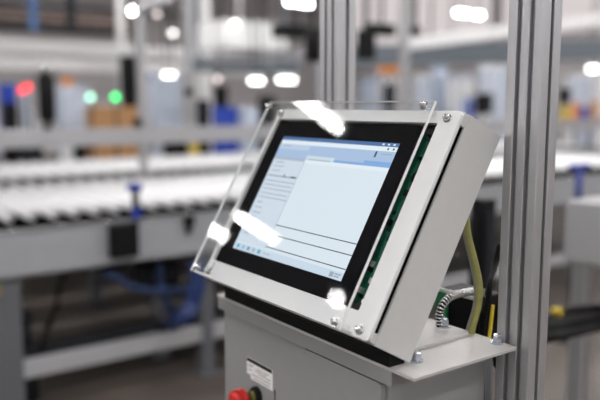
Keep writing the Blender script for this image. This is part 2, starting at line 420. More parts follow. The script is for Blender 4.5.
# ------------------------------------------------------------------ cables behind the terminal
def cable(name,pts,r,m,label,cat='cable',sub=6,ribs=None,seg=10):
    P=[at(*p) if len(p)==3 else Vector(p[:3]) for p in pts]
    mb=MB()
    if ribs:
        mb.tube(P,r*ribs,DKMET,seg,sub)
        Q=[sum((mb.v[i*seg+k] for k in range(seg)),Vector())/seg for i in range((len(P)-1)*sub+1)]
        acc=0; last=Q[0]
        for i in range(1,len(Q)-1):
            acc+=(Q[i]-last).length; last=Q[i]
            if acc>=r*.72:
                acc=0; t=(Q[i+1]-Q[i-1]).normalized(); w=r*.23
                mb.lathe(Q[i]-t*w,Q[i]+t*w,[(r*ribs,0),(r,w*.5),(r,w*1.5),(r*ribs,w*2)],m,seg)
    else: mb.tube(P,r,m,seg,sub)
    o=mb.build(name,None,P[0]); return tag(o,label,cat)
PD=(onp(439.5,327,2,PZ+.0045)-EYE).dot(FW)
cable('steel_conduit',[(*onp(439.5,327,2,PZ+.0045).xyz,0),(439.5,316,PD),(442,306,PD),(449,298,PD+.01),(459,294,PD+.03),(474,291.5,PD+.07)],.0066,CHROME,'ribbed shiny steel conduit curving up from the cabinet plate','conduit',sub=20,ribs=.74,seg=14)
cable('yellow_cable',[(466,196,1.12),(466,215,1.12),(468.5,236,1.12),(475,262,1.12),(479.5,285,1.12),(478.5,305,1.12),(473,326,1.12),(470,345,1.12)],.0052,YG,'yellow-green sheathed cable hanging behind the enclosure')
cable('grey_hose',[(463,200,1.14),(464,220,1.14),(467,240,1.14),(472.5,262,1.14),(477,288,1.14),(475.5,308,1.14),(469,330,1.14),(466,345,1.14)],.0052,GREYH,'thin grey hose running alongside the yellow-green cable','hose')
cable('black_cable',[(500,245,1.2),(495,266,1.19),(490,282,1.15),(488.5,300,1.14),(484,318,1.14),(482,345,1.15),(.91,.735,.5,0),(.91,.735,.006,0)],.0045,RUB,'thick black cable nearest the big aluminium post')
cable('black_cable',[(496,268,1.22),(488,288,1.22),(484,304,1.22),(477,322,1.22),(470,345,1.22)],.003,RUB,'thin black cable between the yellow cable and thick black cable')
cable('yellow_cable',[(493,305,1.17),(491.5,318,1.165),(490,332,1.16),(487,350,1.15),(478,375,1.14),(.885,.765,.4,0),(.885,.765,.005,0)],.003,YEL,'plain yellow cable dropping beside the big aluminium post')
# connector module behind the conduit
md=empty('connector_module',(.93,.88,0),'black connector module with white rim and green side behind the conduit','module')
mc=Vector((.93,.88,0)); pc=at(458,290,1.25)
m1=MB(); m1.box((pc.x-.01,pc.y-.055,PZ-.06),(pc.x+.05,pc.y+.035,pc.z-.001),BLACK,.002); m1.build('body',md,mc)
m1=MB(); m1.box((pc.x-.014,pc.y-.056,pc.z-.006),(pc.x-.0105,pc.y+.036,pc.z),WHITE,.001); m1.build('rim',md,mc)
m1=MB(); m1.box((pc.x-.016,pc.y+.012,PZ-.06),(pc.x-.0105,pc.y+.036,pc.z-.0065),mat('green_terminal_plastic',(20,120,70),.4)); m1.build('terminal_strip',md,mc)
m1=MB(); m1.box((pc.x,pc.y-.04,0),(pc.x+.03,pc.y+.02,PZ-.06),ALU); m1.build('bracket_leg',md,mc)

# ------------------------------------------------------------------ roller conveyors
def conveyor(name,label,Y0,Y1,X0,X1,zt,pitch,legs,rollr=.027,ins=.10):
    e=empty(name,(X0,Y0,0),label,'conveyor'); bs=Vector((X0,Y0,0))
    for nm,y,s in (('near_side_rail',Y0,1),('far_side_rail',Y1-.04,1)):
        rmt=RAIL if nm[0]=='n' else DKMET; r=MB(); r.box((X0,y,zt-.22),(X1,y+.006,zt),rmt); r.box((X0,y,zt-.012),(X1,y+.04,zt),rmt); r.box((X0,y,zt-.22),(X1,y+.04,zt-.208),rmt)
        r=r.build('side_rail',e,bs)
        if nm[0]=='n':
            k=0
            while X0+.2+k*.22<X1:
                x=X0+.2+k*.22; bb=MB(); bb.cyl((x,y+.02,zt),(x,y+.02,zt+.010),.012,CHROME,10); bb.build('rail_bolt',r,bs); k+=1
    x=X0+.06; rm=None
    while x<X1-.03:
        if rm is None:
            r=MB(); r.lathe((x,Y0+ins,zt-.002),(x,Y1-.045,zt-.002),[(0,0),(rollr,0),(rollr,Y1-Y0-ins-.06),(0,Y1-Y0-ins-.06)],ROLL,16); r.cyl((x,Y0+.045,zt-.002),(x,Y1-.045,zt-.002),.007,DARK,8)
            rm=r.build('roller',e,bs); first=x
        else:
            o=rm.copy(); COL.objects.link(o); o.parent=e; o.location=(x-first,0,0)
        x+=pitch
    dk=MB(); dk.box((X0,Y0+.05,zt-.155),(X1,Y1-.05,zt-.15),DARK); dk.build('drip_tray',e,bs)  # near-black sheet standing in for the shade between the rollers
    for lx,w in legs:
        for ly in (Y0+.01,Y1-.08):
            l=MB(); l.box((lx,ly,.012),(lx+w,ly+.06,zt-.208),LEGM,.004); l=l.build('leg',e,bs)
            f=MB(); f.box((lx-.03,ly-.03,0),(lx+w+.05,ly+.09,.012),LEGM,.003); f.build('foot_plate',l,bs)
    return e,bs
CY0,CY1=3.33,5.10
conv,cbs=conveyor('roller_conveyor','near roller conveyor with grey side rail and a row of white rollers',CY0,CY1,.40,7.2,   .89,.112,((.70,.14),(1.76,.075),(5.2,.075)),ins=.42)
b=MB(); b.box((.84,CY0+.015,.19),(5.2,CY0+.055,.275),mat('brace_paint',(172,172,174),.45,.2),.003); b.build('brace',conv,cbs)
b=MB(); b.box((.84,CY0+.14,.20),(2.4,CY0+.24,.275),DKMET,.003); b.build('cable_duct',conv,cbs)
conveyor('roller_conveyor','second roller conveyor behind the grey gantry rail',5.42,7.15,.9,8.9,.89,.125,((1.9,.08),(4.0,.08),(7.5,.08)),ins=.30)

# guard frame between the two conveyors
gf=empty('gantry_frame',(0,5.26,0),'grey aluminium gantry rail with uprights between the two conveyors','gantry'); gb=Vector((0,5.26,0))
b=MB(); b.prism(profile(.05,.127,.01,.012,[.5],[.25,.75]),.2,8.6,ALU,lambda p,q,w:Vector((w,5.26+p,1.2125+q))); b.build('rail',gf,gb)
for px in (144.5,189.5):
    P=onp(px,100,1,5.26)
    b=MB(); b.prism(profile(.056,.056,.01,.012,[.5],[.5]),(1.2762 if px>150 else 0),3.0,ALU,lambda p,q,w:Vector((P.x+p,5.26+q+(0 if px>150 else .0535),w))); b.build('upright',gf,gb)
P=onp(133,60,1,5.26)
b=MB(); b.box((5.4,5.235,0),(5.45,5.285,1.1485),ALU); b.build('upright',gf,gb)
P0=onp(143,9,1,4.70)
b=MB(); b.prism(profile(.05,.05,.01,.012,[.5],[.5]),0,1,ALU,lambda p,q,w:at(136,9,5.0).lerp(at(215,-18,5.4),w)+UP*p+FW*q); b.build('top_rail',gf,gb)
# clamp on the upright
for px,py in ((189,92),(138,123)):
    P=onp(px,py,1,5.21); b=MB(); b.box((P.x-.03,5.195,P.z-.03),(P.x+.03,5.234,P.z+.03),BLACK,.004); b.build('bracket',gf,gb)

def part(mb,nm,par,base): return mb.build(nm,par,base)
# black cylinder lamp on the gantry rail
P=onp(48,127,1,5.26); bs=Vector((P.x,5.26,1.2762)); o=empty('cylinder_valve',bs,'black cylinder with silver cap standing on the gantry rail','valve')
b=MB(); b.cyl(bs,bs+Z*.06,.028,BLACK,16); part(b,'stem',o,bs)
b=MB(); b.lathe(bs+Z*.06,bs+Z,[(0,0),(.055,0),(.06,.01),(.06,.315),(.055,.325),(0,.325)],BLACK,20); part(b,'body',o,bs)
b=MB(); b.lathe(bs+Z*.385,bs+Z,[(0,0),(.028,0),(.03,.05),(.018,.085),(0,.09)],CHROME,16); part(b,'cap',o,bs)

BRK=mat('bracket_blue_plastic',(22,50,150),.4)
def eye_bracket(px,label,y0=178,y1=214):
    P=onp(px,y1,1,CY0+.02); bs=Vector((P.x,CY0+.02,.89)); ztop=.89+.175
    o=empty('sensor_bracket',bs,label,'sensor bracket')
    b=MB(); b.box(bs+Vector((-.018,-.018,0)),bs+Vector((.022,.018,.055)),BRK,.004); part(b,'clamp',o,bs)
    b=MB(); b.cyl(bs+Z*.045,bs+Z*.145,.018,BLACK,12); part(b,'rod',o,bs)
    b=MB(); b.box(bs+Vector((-.04,-.02,.14)),bs+Vector((.03,.02,.175)),BRK,.006); part(b,'sensor',o,bs)
eye_bracket(136,'blue sensor bracket with black rod on the near conveyor, left of the screen')
P=onp(124,238,1,CY0-.03); bs=Vector((P.x,CY0-.001,.82)); o=empty('sensor_box',bs,'square black box fixed to the side rail of the near conveyor','box')
b=MB(); b.box((bs.x-.072,CY0-.06,.715),(bs.x+.067,CY0-.0085,.885),BLACK,.006); part(b,'housing',o,bs)
b=MB(); b.box((bs.x-.06,CY0-.066,.73),(bs.x+.055,CY0-.061,.87),BLACK,.003); part(b,'cover',o,bs)
P=onp(190,217,1,CY0-.03); b=MB(); b.box((P.x-.025,CY0-.04,.83),(P.x+.025,CY0-.001,.885),BLACK,.004); b.box((P.x-.012,CY0-.03,.79),(P.x+.012,CY0-.005,.83),BLACK)
tag(b.build('rail_sensor',None,Vector((P.x,CY0,.83))),'small black sensor on the side rail, left of the screen edge','sensor')
# motor under the conveyor and hoses
P=at(160,295,4.1); bs=Vector((P.x,P.y,0)); o=empty('drive_motor',bs,'dark drive motor on a grey pedestal under the near conveyor','motor')
b=MB(); b.box((P.x-.035,P.y-.035,0),(P.x+.035,P.y+.035,.42),LEGM,.004); part(b,'pedestal',o,bs)
b=MB(); b.cyl((P.x-.13,P.y,.50),(P.x+.1,P.y,.50),.08,DKMET,18,bev=.01); part(b,'housing',o,bs)
b=MB(); b.box((P.x-.04,P.y-.06,.57),(P.x+.05,P.y+.06,.67),DKMET,.006); part(b,'terminal_box',o,bs)
def hose(name,pts,r,m,label,cat='hose'): return cable(name,pts,r,m,label,cat,sub=8)
hose('blue_hose',[(104,274,3.55),(118,278,3.55),(134,288,3.6),(160,291,3.65),(185,289,3.8),(205,281,3.9),(222,268,3.8)],.018,HOSE,'long thin blue hose sagging below the near conveyor rail')
hose('blue_hose',[(197,262,3.55),(197,285,3.55),(192,305,3.55),(184,318,3.5),(*onp(172,336,1,CY0+.035).xy,.316,0)],.04,BLUE_D,'thick blue hose bending down to the floor brace')
hose('blue_hose',[(160,262,3.8),(160,280,3.8),(166,300,3.75),(176,318,3.85),(178,340,3.95)],.02,HOSE,'short blue hose falling from the conveyor between two thicker runs')
b=MB(); P=at(108,268,3.6); b.box((P.x-.07,P.y-.04,.64),(P.x+.08,P.y+.04,.668),BLACK,.004); tag(b.build('hose_manifold',None,Vector((P.x,P.y,.64))),'black block under the conveyor rail where the blue hose starts','manifold')
hose('black_cable',[(67,272,3.55),(60,285,3.55),(57,305,3.55),(50,322,3.55),(44,338,3.52),(41,352,3.5)],.012,RUB,'thin dark cable hanging from the conveyor to the brace','cable')
P=at(27,345,3.55); b=MB(); b.cyl((P.x,P.y,0),(P.x,P.y,.26),.05,DKMET,14); b.cyl((P.x,P.y,.26),(P.x,P.y,.38),.02,DKMET,12); b.lathe((P.x,P.y,.38),(P.x,P.y,1),[(.02,0),(.03,.02),(.03,.07),(.0,.08)],DKMET,12)
tag(b.build('floor_valve',None,Vector((P.x,P.y,0))),'dark upright valve standing beside the wide conveyor leg','valve')
b=MB(); P=at(3,274,3.3); b.box((.72,CY0-.012,.61),(.75,CY0+.009,.655),mat('faded_yellow_tag',(150,128,44),.6)); tag(b.build('warning_tag',None,Vector((.75,CY0,.6))),'small yellow tag on top of the wide conveyor leg','tag')
# ------------------------------------------------------------------ machine box on the right
P=at(563,262,2.7); x0=P.x; y1=P.y; zb,zt=.875,1.102
bs=Vector((x0+.2,y1-.2,0)); o=empty('machine_table',bs,'grey machine box on legs at the right edge','machine')
b=MB(); b.box((x0,y1-.5,zb),(x0+.5,y1,zt),mat('grey_machine_paint',(158,158,160),.5),.008); part(b,'housing',o,bs)
for dx,dy in ((.02,-.085),(.02,-.48),(.42,-.085),(.42,-.48)):
    b=MB(); b.prism(profile(.06,.06,.01,.012,[.5],[.5]),0,zb,ALU,lambda p,q,w:Vector((x0+dx+.03+p,y1+dy+.03+q,w))); part(b,'leg',o,bs)
hose('black_cable',[(.925,.715,1.04,0),(525,338,1.5),(535,333,1.9),(552,328,2.0),(575,322,2.2),(600,318,2.4),(640,314,2.5)],.022,RUB,'upper thick black cable crossing in front of the machine leg','cable')
hose('black_cable',[(.935,.725,1.12,0),(525,330,1.6),(535,327,2.1),(549,320,2.16),(565,312,2.36),(590,309,2.6),(618,306,2.62)],.014,RUB,'thinner black cable looped above the thick one at right','cable')
hose('black_cable',[(.925,.72,.95,0),(525,346,1.45),(535,340,1.82),(555,336,1.92),(578,332,2.1),(602,327,2.3),(640,326,2.35)],.014,RUB,'lowest black cable of the bundle at the right edge','cable')
P=at(557,312,2.2); b=MB(); b.cyl(P-UP*.014,P+UP*.014,.018,mat('dull_yellow_plastic',(170,146,36),.5),16,bev=.004); tag(b.build('cable_plug',None,P),'yellow plug on the black cables at right','plug')
P=at(578,199,4.4); bs=Vector((P.x,P.y,0)); o=empty('sensor_stand',bs,'dark blue T-shaped sensor stand seen right of the big post','sensor stand')
b=MB(); b.cyl(bs,bs+Z*.02,.12,DKMET,20); part(b,'foot',o,bs)
b=MB(); b.cyl(bs+Z*.02,bs+Z*(P.z),.022,DKMET,14); part(b,'pole',o,bs)
b=MB(); b.cyl(bs+Z*P.z,bs+Z*(P.z+.19),.02,BRK,14); part(b,'rod',o,bs)
b=MB(); b.box(P+RT.to_3d()*0+Vector((-.085,-.025,.185)),P+Vector((.085,.025,.215)),BRK,.008); part(b,'cross_bar',o,bs)

# ------------------------------------------------------------------ factory behind
def place(x0,x1,d,ratio):
    xm=(x0+x1)/2; az=azim(xm); tot=(x1-x0)*d/F
    wx=tot/(math.sin(az)+ratio*math.cos(az)); wy=ratio*wx
    c=at(xm,105,d); return c.x,c.y,wx,wy
def zof(y,d): return at(300,y,d).z
def cabinet(x0,x1,y0,d,m,name,label,cat,ratio=.5,z0=0,parts=2,door=None,added_window=None):
    cx,cy,wx,wy=place(x0,x1,d,ratio); zt=zof(y0,d); bs=Vector((cx,cy,z0)); o=empty(name,bs,label,cat)
    b=MB(); b.box((cx-wx/2,cy-wy/2,z0),(cx+wx/2,cy+wy/2,zt),m,.006); part(b,'body',o,bs)
    if door:
        for k in range(parts):
            w=wx/parts; b=MB(); b.box((cx-wx/2+k*w+.02,cy-wy/2-.012,z0+.06),(cx-wx/2+(k+1)*w-.02,cy-wy/2-.0005,zt-.05),door,.004); part(b,'door',o,bs)
        b=MB(); b.box((cx-wx/2-.012,cy-wy/2+.03,max(z0+.05,zt-.6)),(cx-wx/2-.0005,cy+wy/2-.03,zt-.06),door,.004); part(b,'side_panel',o,bs)
    return o
def carton(x0,x1,y0,d,m,name,label,cat,z0,ratio=.8,tape=None):
    cx,cy,wx,wy=place(x0,x1,d,ratio); zt=zof(y0,d); bs=Vector((cx,cy,z0)); o=empty(name,bs,label,cat)
    b=MB(); b.box((cx-wx/2,cy-wy/2,z0),(cx+wx/2,cy+wy/2,zt),m,.004); part(b,'body',o,bs)
    b=MB(); b.box((cx-wx/2-.002,cy-.03,zt-.08),(cx+wx/2+.002,cy+.03,zt+.002),tape or mat('packing_tape',(206,176,130),.4)); part(b,'tape',o,bs)
    return o
def lampbar(x0,x1,y,d,hpx,m,name,label,cat='lamp',group=None,hang=True,axis='x',ztop=HZ):
    c=at((x0+x1)/2,y,d); az=azim((x0+x1)/2)
    ln=(x1-x0)*d/F/(math.sin(az) if axis=='x' else math.cos(az)); t=hpx*d/F
    dv=Vector((1,0,0)) if axis=='x' else Vector((0,1,0)); sv=Vector((dv.y,dv.x,0))
    o=empty(name,c,label,cat,group)
    b=MB(); b.box(c-dv*ln/2-sv*t*.7+Z*t*.5,c+dv*ln/2+sv*t*.7+Z*(t*.5+.04),WHITE); part(b,'housing',o,c)
    b=MB(); b.box(c-dv*ln/2-sv*t*.5-Z*t*.5,c+dv*ln/2+sv*t*.5+Z*t*.5,m); part(b,'diffuser',o,c)
    if hang:
        for s in (-.35,.35):
            q=c+dv*ln*s; b=MB(); b.cyl(q+Z*(t*.5+.04),Vector((q.x,q.y,ztop)),.008,DKMET,8); part(b,'hanger',o,c)
    return o
# long table and goods behind the second conveyor
TZ=.72
cx,cy,_,_=place(60,140,8.6,.5)
bs=Vector((4.,8.4,0)); o=empty('packing_table',bs,'long grey packing table behind the second conveyor','table')
b=MB(); b.box((.9,7.2,TZ-.04),(6.2,9.75,TZ),DKMET,.004); part(b,'top',o,bs)
for lx in (1.0,3.5,6.1):
    for ly in (7.25,9.65):
        b=MB(); b.box((lx,ly,0),(lx+.06,ly+.06,TZ-.04),LEGM); part(b,'leg',o,bs)
carton(86,141,107,8.5,CARD,'cardboard_box','wide brown cardboard box behind the gantry rail, under green lamps','box',TZ,.5)
carton(148,161,110,9.1,CARD,'cardboard_box','narrow brown cardboard box beside the first gantry upright','box',TZ,.6)
carton(57,88,86,8.9,PALEB,'storage_box','pale blue-white storage box right of the black cylinder','box',TZ,.6,tape=WHITE)
carton(148,182,74,8.9,PALEB,'storage_box','white storage box with blue trim between the two gantry uprights','box',TZ,.5,tape=BLUE)
carton(2,17,103,8.6,BLACK,'plastic_bin','black plastic bin at the left edge above the gantry rail','bin',TZ,.6,tape=DKMET)
carton(20,31,88,8.8,PALEB,'storage_box','slim pale box between black bin and black cylinder','box',TZ,.6,tape=WHITE)
carton(0,16,84,9.1,BLUE,'plastic_bin','blue bin behind the black bin at left edge','bin',TZ,.6,tape=BLUE_D)
carton(63,73,78,9.15,ORANGE,'plastic_bin','small orange bin behind the pale box','bin',TZ,.6,tape=ORANGE)
carton(212,238,107,8.4,BLUE,'plastic_bin','bright blue bin right of the second gantry upright','bin',TZ,.5,tape=BLUE)
carton(238,258,108,8.6,PALEB,'storage_box','pale box between bright blue bin and the screen','box',TZ,.6,tape=WHITE)
carton(196,210,100,8.6,DKMET,'tool_case','dark tool case beside the second gantry upright','case',TZ,.6,tape=BLACK)
carton(214,228,86,8.95,BLACK,'tool_case','black case standing behind the bright blue bin','case',TZ,.6,tape=DKMET)
carton(258,276,96,8.8,BLACK,'tool_case','black case just left of the screen corner','case',TZ,.6,tape=DKMET)
carton(1,14,139,8.2,BLACK,'tool_case','black case low behind the gantry rail at the left edge','case',TZ,.6,tape=DKMET)
carton(16,40,142,8.3,DKMET,'tool_case','dark grey case low behind the gantry rail, left of the brown box','case',TZ,.6,tape=BLACK)
carton(58,70,138,8.2,WHITE,'storage_box','small white box low behind the gantry rail, left of the brown box','box',TZ,.6,tape=PALEB)
carton(72,85,141,8.25,BLACK,'tool_case','black case touching the wide brown box on its left','case',TZ,.6,tape=DKMET)
carton(162,187,140,8.3,BLACK,'tool_case','black case low behind the gantry rail, right of the first upright','case',TZ,.6,tape=DKMET)
carton(189,198,144,8.2,YEL,'plastic_bin','small yellow bin low behind the gantry rail','bin',TZ,.6,tape=YEL)
# indicator lamps on short stalks
def signal(px,py,d,m,label,r=.03):
    P=at(px,py,d); bs=Vector((P.x,P.y,TZ)); o=empty('indicator_lamp',bs,label,'indicator lamp')
    b=MB(); b.cyl(bs,Vector((P.x,P.y,P.z-.03)),.012,DKMET,10); part(b,'stalk',o,bs)
    b=MB(); b.lathe(Vector((P.x,P.y,P.z-.03)),Vector((P.x,P.y,9)),[(0,0),(r,0),(r,.045),(r*.6,.06),(0,.062)],m,14); part(b,'lens',o,bs)
signal(90.5,97,7.8,GLEDP,'pale green indicator lamp, left one above the brown box')
signal(115.5,97,7.8,GLED,'bright green indicator lamp, right one above the brown box')
signal(22,90,7.75,RLED,'red indicator lamp left of the black cylinder, lower one')
signal(28,87,7.85,RLED,'red indicator lamp left of the black cylinder, upper one')
# black machine head near the left upright
cabinet(121,139,56,11.2,DKMET,'press_machine','dark machine head left of the first gantry upright','machine',.6,0,1,BLACK)
# overhead beams
def beam(x0,y0,x1,y1,h,d0,d1,m,name,label,cat='beam',th=.25,posts=True,axis='x'):
    a=at(x0,y0,d0)
    if axis=='x':
        bq=onp(x1,y1,1,a.y); A0=(a.x,a.y,a.z-h); B0=(bq.x,a.y+th,a.z)
    else:
        bq=onp(x1,y1,0,a.x); A0=(a.x,a.y,a.z-h); B0=(a.x+th,bq.y,a.z)
    bs=Vector(((A0[0]+B0[0])/2,(A0[1]+B0[1])/2,0)); o=empty(name,bs,label,cat)
    b=MB(); b.box(A0,B0,m,.01); part(b,'girder',o,bs)
    for t in (.08,.92):
        q=Vector(A0).lerp(Vector(B0),t); b=MB(); b.box((q.x-.02,(A0[1]+B0[1])/2-.02 if axis=='x' else q.y-.02,a.z),(q.x+.02,(A0[1]+B0[1])/2+.02 if axis=='x' else q.y+.02,HZ),m); part(b,'hanger',o,bs)
    return o
beam(-40,37,262,42,.21,11,11,BEAMW,'overhead_beam','broad pale beam running across the upper left background')
beam(-40,56,262,61,.19,12,12,BEAMW,'overhead_beam','lower pale beam crossing behind the black cylinder')
beam(-40,20,130,22,.15,15,15,DKMET,'roof_girder','dark roof girder across the top left corner','girder')
beam(-40,4,130,6,.25,13.5,13.5,mat('rust_brown_paint',(120,104,98),.7),'roof_girder','brown roof girder at the very top left','girder')
beam(-40,-4,180,-3,.12,16.5,16.5,DKMET,'roof_girder','thin dark girder behind the brown one at top left','girder')
P=at(33,15,10); b=MB(); b.box((P.x-.05,P.y-.05,zof(31,10)),(P.x+.05,P.y+.05,HZ),mat('blue_column_paint',(76,110,160),.5)); tag(b.build('drop_pipe',None,Vector((P.x,P.y,HZ))),'blue pipe dropping from the roof at top left','pipe')
P=at(71,18,10); b=MB(); b.box((P.x-.05,P.y-.05,zof(26,10)),(P.x+.05,P.y+.05,HZ),DKMET); tag(b.build('drop_pipe',None,Vector((P.x,P.y,HZ))),'dark pipe dropping from the roof over the pale beams','pipe')
P=at(120,20,13.2); b=MB(); b.box((P.x-.05,P.y-.05,0),(P.x+.05,P.y+.05,HZ),BEAMW); tag(b.build('hall_column',None,Vector((P.x,P.y,0))),'white column rising beside the first gantry upright','column')
P=at(203,20,11.5); b=MB(); b.box((P.x-.09,P.y-.09,0),(P.x+.09,P.y+.09,HZ),BEAMW); tag(b.build('hall_column',None,Vector((P.x,P.y,0))),'pale column just right of the second gantry upright','column')
# big white lit hood and slanted duct above the screen
c=at(243,36,8.6); bs=c; o=empty('light_hood',bs,'large white hood hanging above and left of the screen','hood')
b=MB(); b.box((c.x-.45,c.y-.3,c.z-.17),(c.x+.45,c.y+.3,c.z+.14),mat('bright_white_enamel',(250,250,250),.4),.02); part(b,'shell',o,bs)
for s in (-.3,.3):
    b=MB(); b.cyl(c+Vector((s,0,.14)),Vector((c.x+s,c.y,HZ)),.012,DKMET,8); part(b,'hanger',o,bs)
beam(196,56,300,56,.2,10,10,DUCTM,'air_duct','grey duct below the white hood','duct',.4)
c=at(296,32,7); b=MB(); b.box((c.x-.22,c.y-.1,c.z-.06),(c.x+.1,c.y+.1,c.z+.06),BLACK,.01); b.cyl(c+Z*.06,Vector((c.x,c.y,HZ)),.015,BLACK,8)
tag(b.build('camera_arm',None,c),'black arm fixture hanging left of the middle post','fixture')
c=at(313,45,6); b=MB(); b.cyl(c-Z*.14,c+Z*.14,.07,BLACK,18,bev=.01); b.cyl(c+Z*.14,Vector((c.x,c.y,HZ)),.012,DKMET,8)
tag(b.build('hanging_reel',None,c),'black reel hanging half hidden by the middle post','reel')
c=at(366,47,6); b=MB(); b.box((c.x-.06,c.y-.06,c.z-.11),(c.x+.06,c.y+.06,c.z+.14),BLACK,.01); b.cyl(c+Z*.14,Vector((c.x,c.y,HZ)),.012,DKMET,8)
tag(b.build('hanging_controller',None,c),'black hanging controller right of the middle post','controller')
c=at(382,30,6.5); b=MB(); b.box((c.x-.18,c.y-.06,c.z-.05),(c.x+.12,c.y+.06,c.z+.05),BLACK,.01); b.cyl(c+Z*.05,Vector((c.x,c.y,HZ)),.012,DKMET,8)
tag(b.build('camera_arm',None,c),'black arm fixture between the middle post and pale pillar','fixture')
# pale pillar
P=at(404,50,7.); b=MB(); b.prism(profile(.085,.06,.012,.014,[.5],[.5]),0,HZ,ALU,lambda p,q,w:Vector((P.x+p,P.y+q,w))); tag(b.build('frame_post',None,Vector((P.x,P.y,0))),'blurred aluminium pillar right of the middle post','post')
c=at(416,31,7.2); b=MB(); b.box((c.x-.04,c.y-.04,c.z-.04),(c.x+.04,c.y+.04,c.z+.04),BLACK,.008); b.cyl(c+Z*.04,Vector((c.x,c.y,HZ)),.006,DKMET,8); tag(b.build('ceiling_sensor',None,c),'small black box hanging right of the blurred pillar','sensor')
# dark duct and pale inclined beam on the right
c0=at(372,52,9.5); c1=at(640,44,10.5)
def slab(p0,p1,h,w,m,name,label,cat):
    t=(p1-p0); ln=t.length; t.normalize(); s=t.cross(Z).normalized(); u=s.cross(t); c=(p0+p1)/2; o=empty(name,c,label,cat)
    vs=[]; 
    for e in (p0,p1):
        for a_,b__ in ((-1,-1),(1,-1),(1,1),(-1,1)): vs.append(e+s*(a_*w/2)+u*(b__*h/2))
    b=MB(); b.add(vs,[[0,1,2,3],[7,6,5,4],[0,4,5,1],[1,5,6,2],[2,6,7,3],[3,7,4,0]],m); part(b,'trunk',o,c)
    for k in (.1,.5,.9):
        q=p0.lerp(p1,k); b=MB(); b.cyl(q+u*(h*.5),Vector((q.x,q.y,HZ)),.012,DKMET,8); part(b,'hanger',o,c)
slab(at(330,57,9.),at(640,49,9.8),.25,.3,DUCTM,'air_duct','long dark blue-grey duct crossing the right background','duct')
slab(at(408,44,8.6),at(640,14,8.6),.13,.2,BEAMW,'overhead_beam','pale inclined beam rising to the right above the duct','beam')
slab(at(210,62,9.3),at(318,52,9.6),.12,.3,mat('mid_grey_duct',(168,168,170),.5),'air_duct','pale grey duct sloping just above the screen','duct')
# right-hand background cabinets and shelf goods
cabinet(318,336,62,11,PALEB,'storage_cabinet','pale cabinet behind the left side of the middle post','cabinet',.5,0,1,WHITE)
cabinet(360,377,78,10.5,mat('mid_blue_grey',(150,160,178),.5),'storage_cabinet','blue-grey cabinet just right of the middle post','cabinet',.5,0,1,PALEB)
cabinet(377,398,68,11.5,PALEB,'storage_cabinet','pale blue cabinet left of the blurred pillar','cabinet',.5,0,1,WHITE)
cabinet(412,430,75,10.5,WHITE,'storage_cabinet','white cabinet right of the blurred pillar','cabinet',.5,0,1,PALEB)
cabinet(430,446,66,12,mat('mid_blue_grey',(150,160,178),.5),'storage_cabinet','blue-grey cabinet in the middle of the right background','cabinet',.5,0,1,PALEB)
cabinet(446,474,76,11.8,PALEB,'storage_cabinet','pale cabinet left of the black monitor','cabinet',.5,0,2,WHITE)
cabinet(478,508,66,14,WHITE,'storage_cabinet','white cabinet behind the black monitor','cabinet',.5,0,2,PALEB)
cabinet(566,590,76,14.5,WHITE,'storage_cabinet','white cabinet right of the big post','cabinet',.5,0,1,PALEB)
cabinet(584,612,72,15.6,PALEB,'storage_cabinet','pale cabinet at the right edge behind bins','cabinet',.5,0,1,WHITE)
carton(378,398,66,10.9,ORANGE,'plastic_bin','orange bin on the shelf left of the blurred pillar','bin',zof(74,10.9),.5,tape=ORANGE)
cx,cy,wx,wy=place(372,402,10.9,.5); bs=Vector((cx,cy,0)); o=empty('wire_rack',bs,'grey rack carrying an orange bin left of the blurred pillar','rack')
zs=zof(74,10.9)
b=MB(); b.box((cx-wx/2,cy-wy/2,zs-.02),(cx+wx/2,cy+wy/2,zs-.0005),LEGM); part(b,'shelf',o,bs)
for sx in (-1,1):
    for sy in (-1,1):
        b=MB(); b.cyl((cx+sx*wx*.47,cy+sy*wy*.45,0),(cx+sx*wx*.47,cy+sy*wy*.45,zs-.02),.015,DKMET,8); part(b,'upright',o,bs)
# standing person-height dark machine between
cabinet(384,396,84,10,DKMET,'dark_cabinet','narrow dark cabinet under the orange bin','cabinet',.7,0,1,BLACK)
def monitor(px0,px1,y0,y1,d,label):
    cx,cy,wx,wy=place(px0,px1,d,.12); z0,z1=zof(y1,d),zof(y0,d); bs=Vector((cx,cy,0)); o=empty('monitor_stand',bs,label,'monitor')
    b=MB(); b.box((cx-wx/2,cy-wy/2,z0),(cx+wx/2,cy+wy/2,z1),BLACK,.01); part(b,'screen_back',o,bs)
    b=MB(); b.cyl((cx,cy+wy/2+.03,0.03),(cx,cy+wy/2+.03,z1-.1),.025,DKMET,12); b.box((cx-.04,cy+wy/2,z0+.05),(cx+.04,cy+wy/2+.055,z0+.15),DKMET); part(b,'pole',o,bs)
    b=MB(); b.cyl((cx,cy+wy/2+.03,0),(cx,cy+wy/2+.03,.03),.2,DKMET,20); part(b,'foot',o,bs)
monitor(475,493,93,114,12,'black monitor on a pole left of the big post')
monitor(558,570,88,104,13.2,'dark monitor on a pole right of the big post')
cabinet(462,474,96,10.9,PALEB,'computer_case','pale blue case beside the black monitor','computer case',.6,0,1,BLUE)
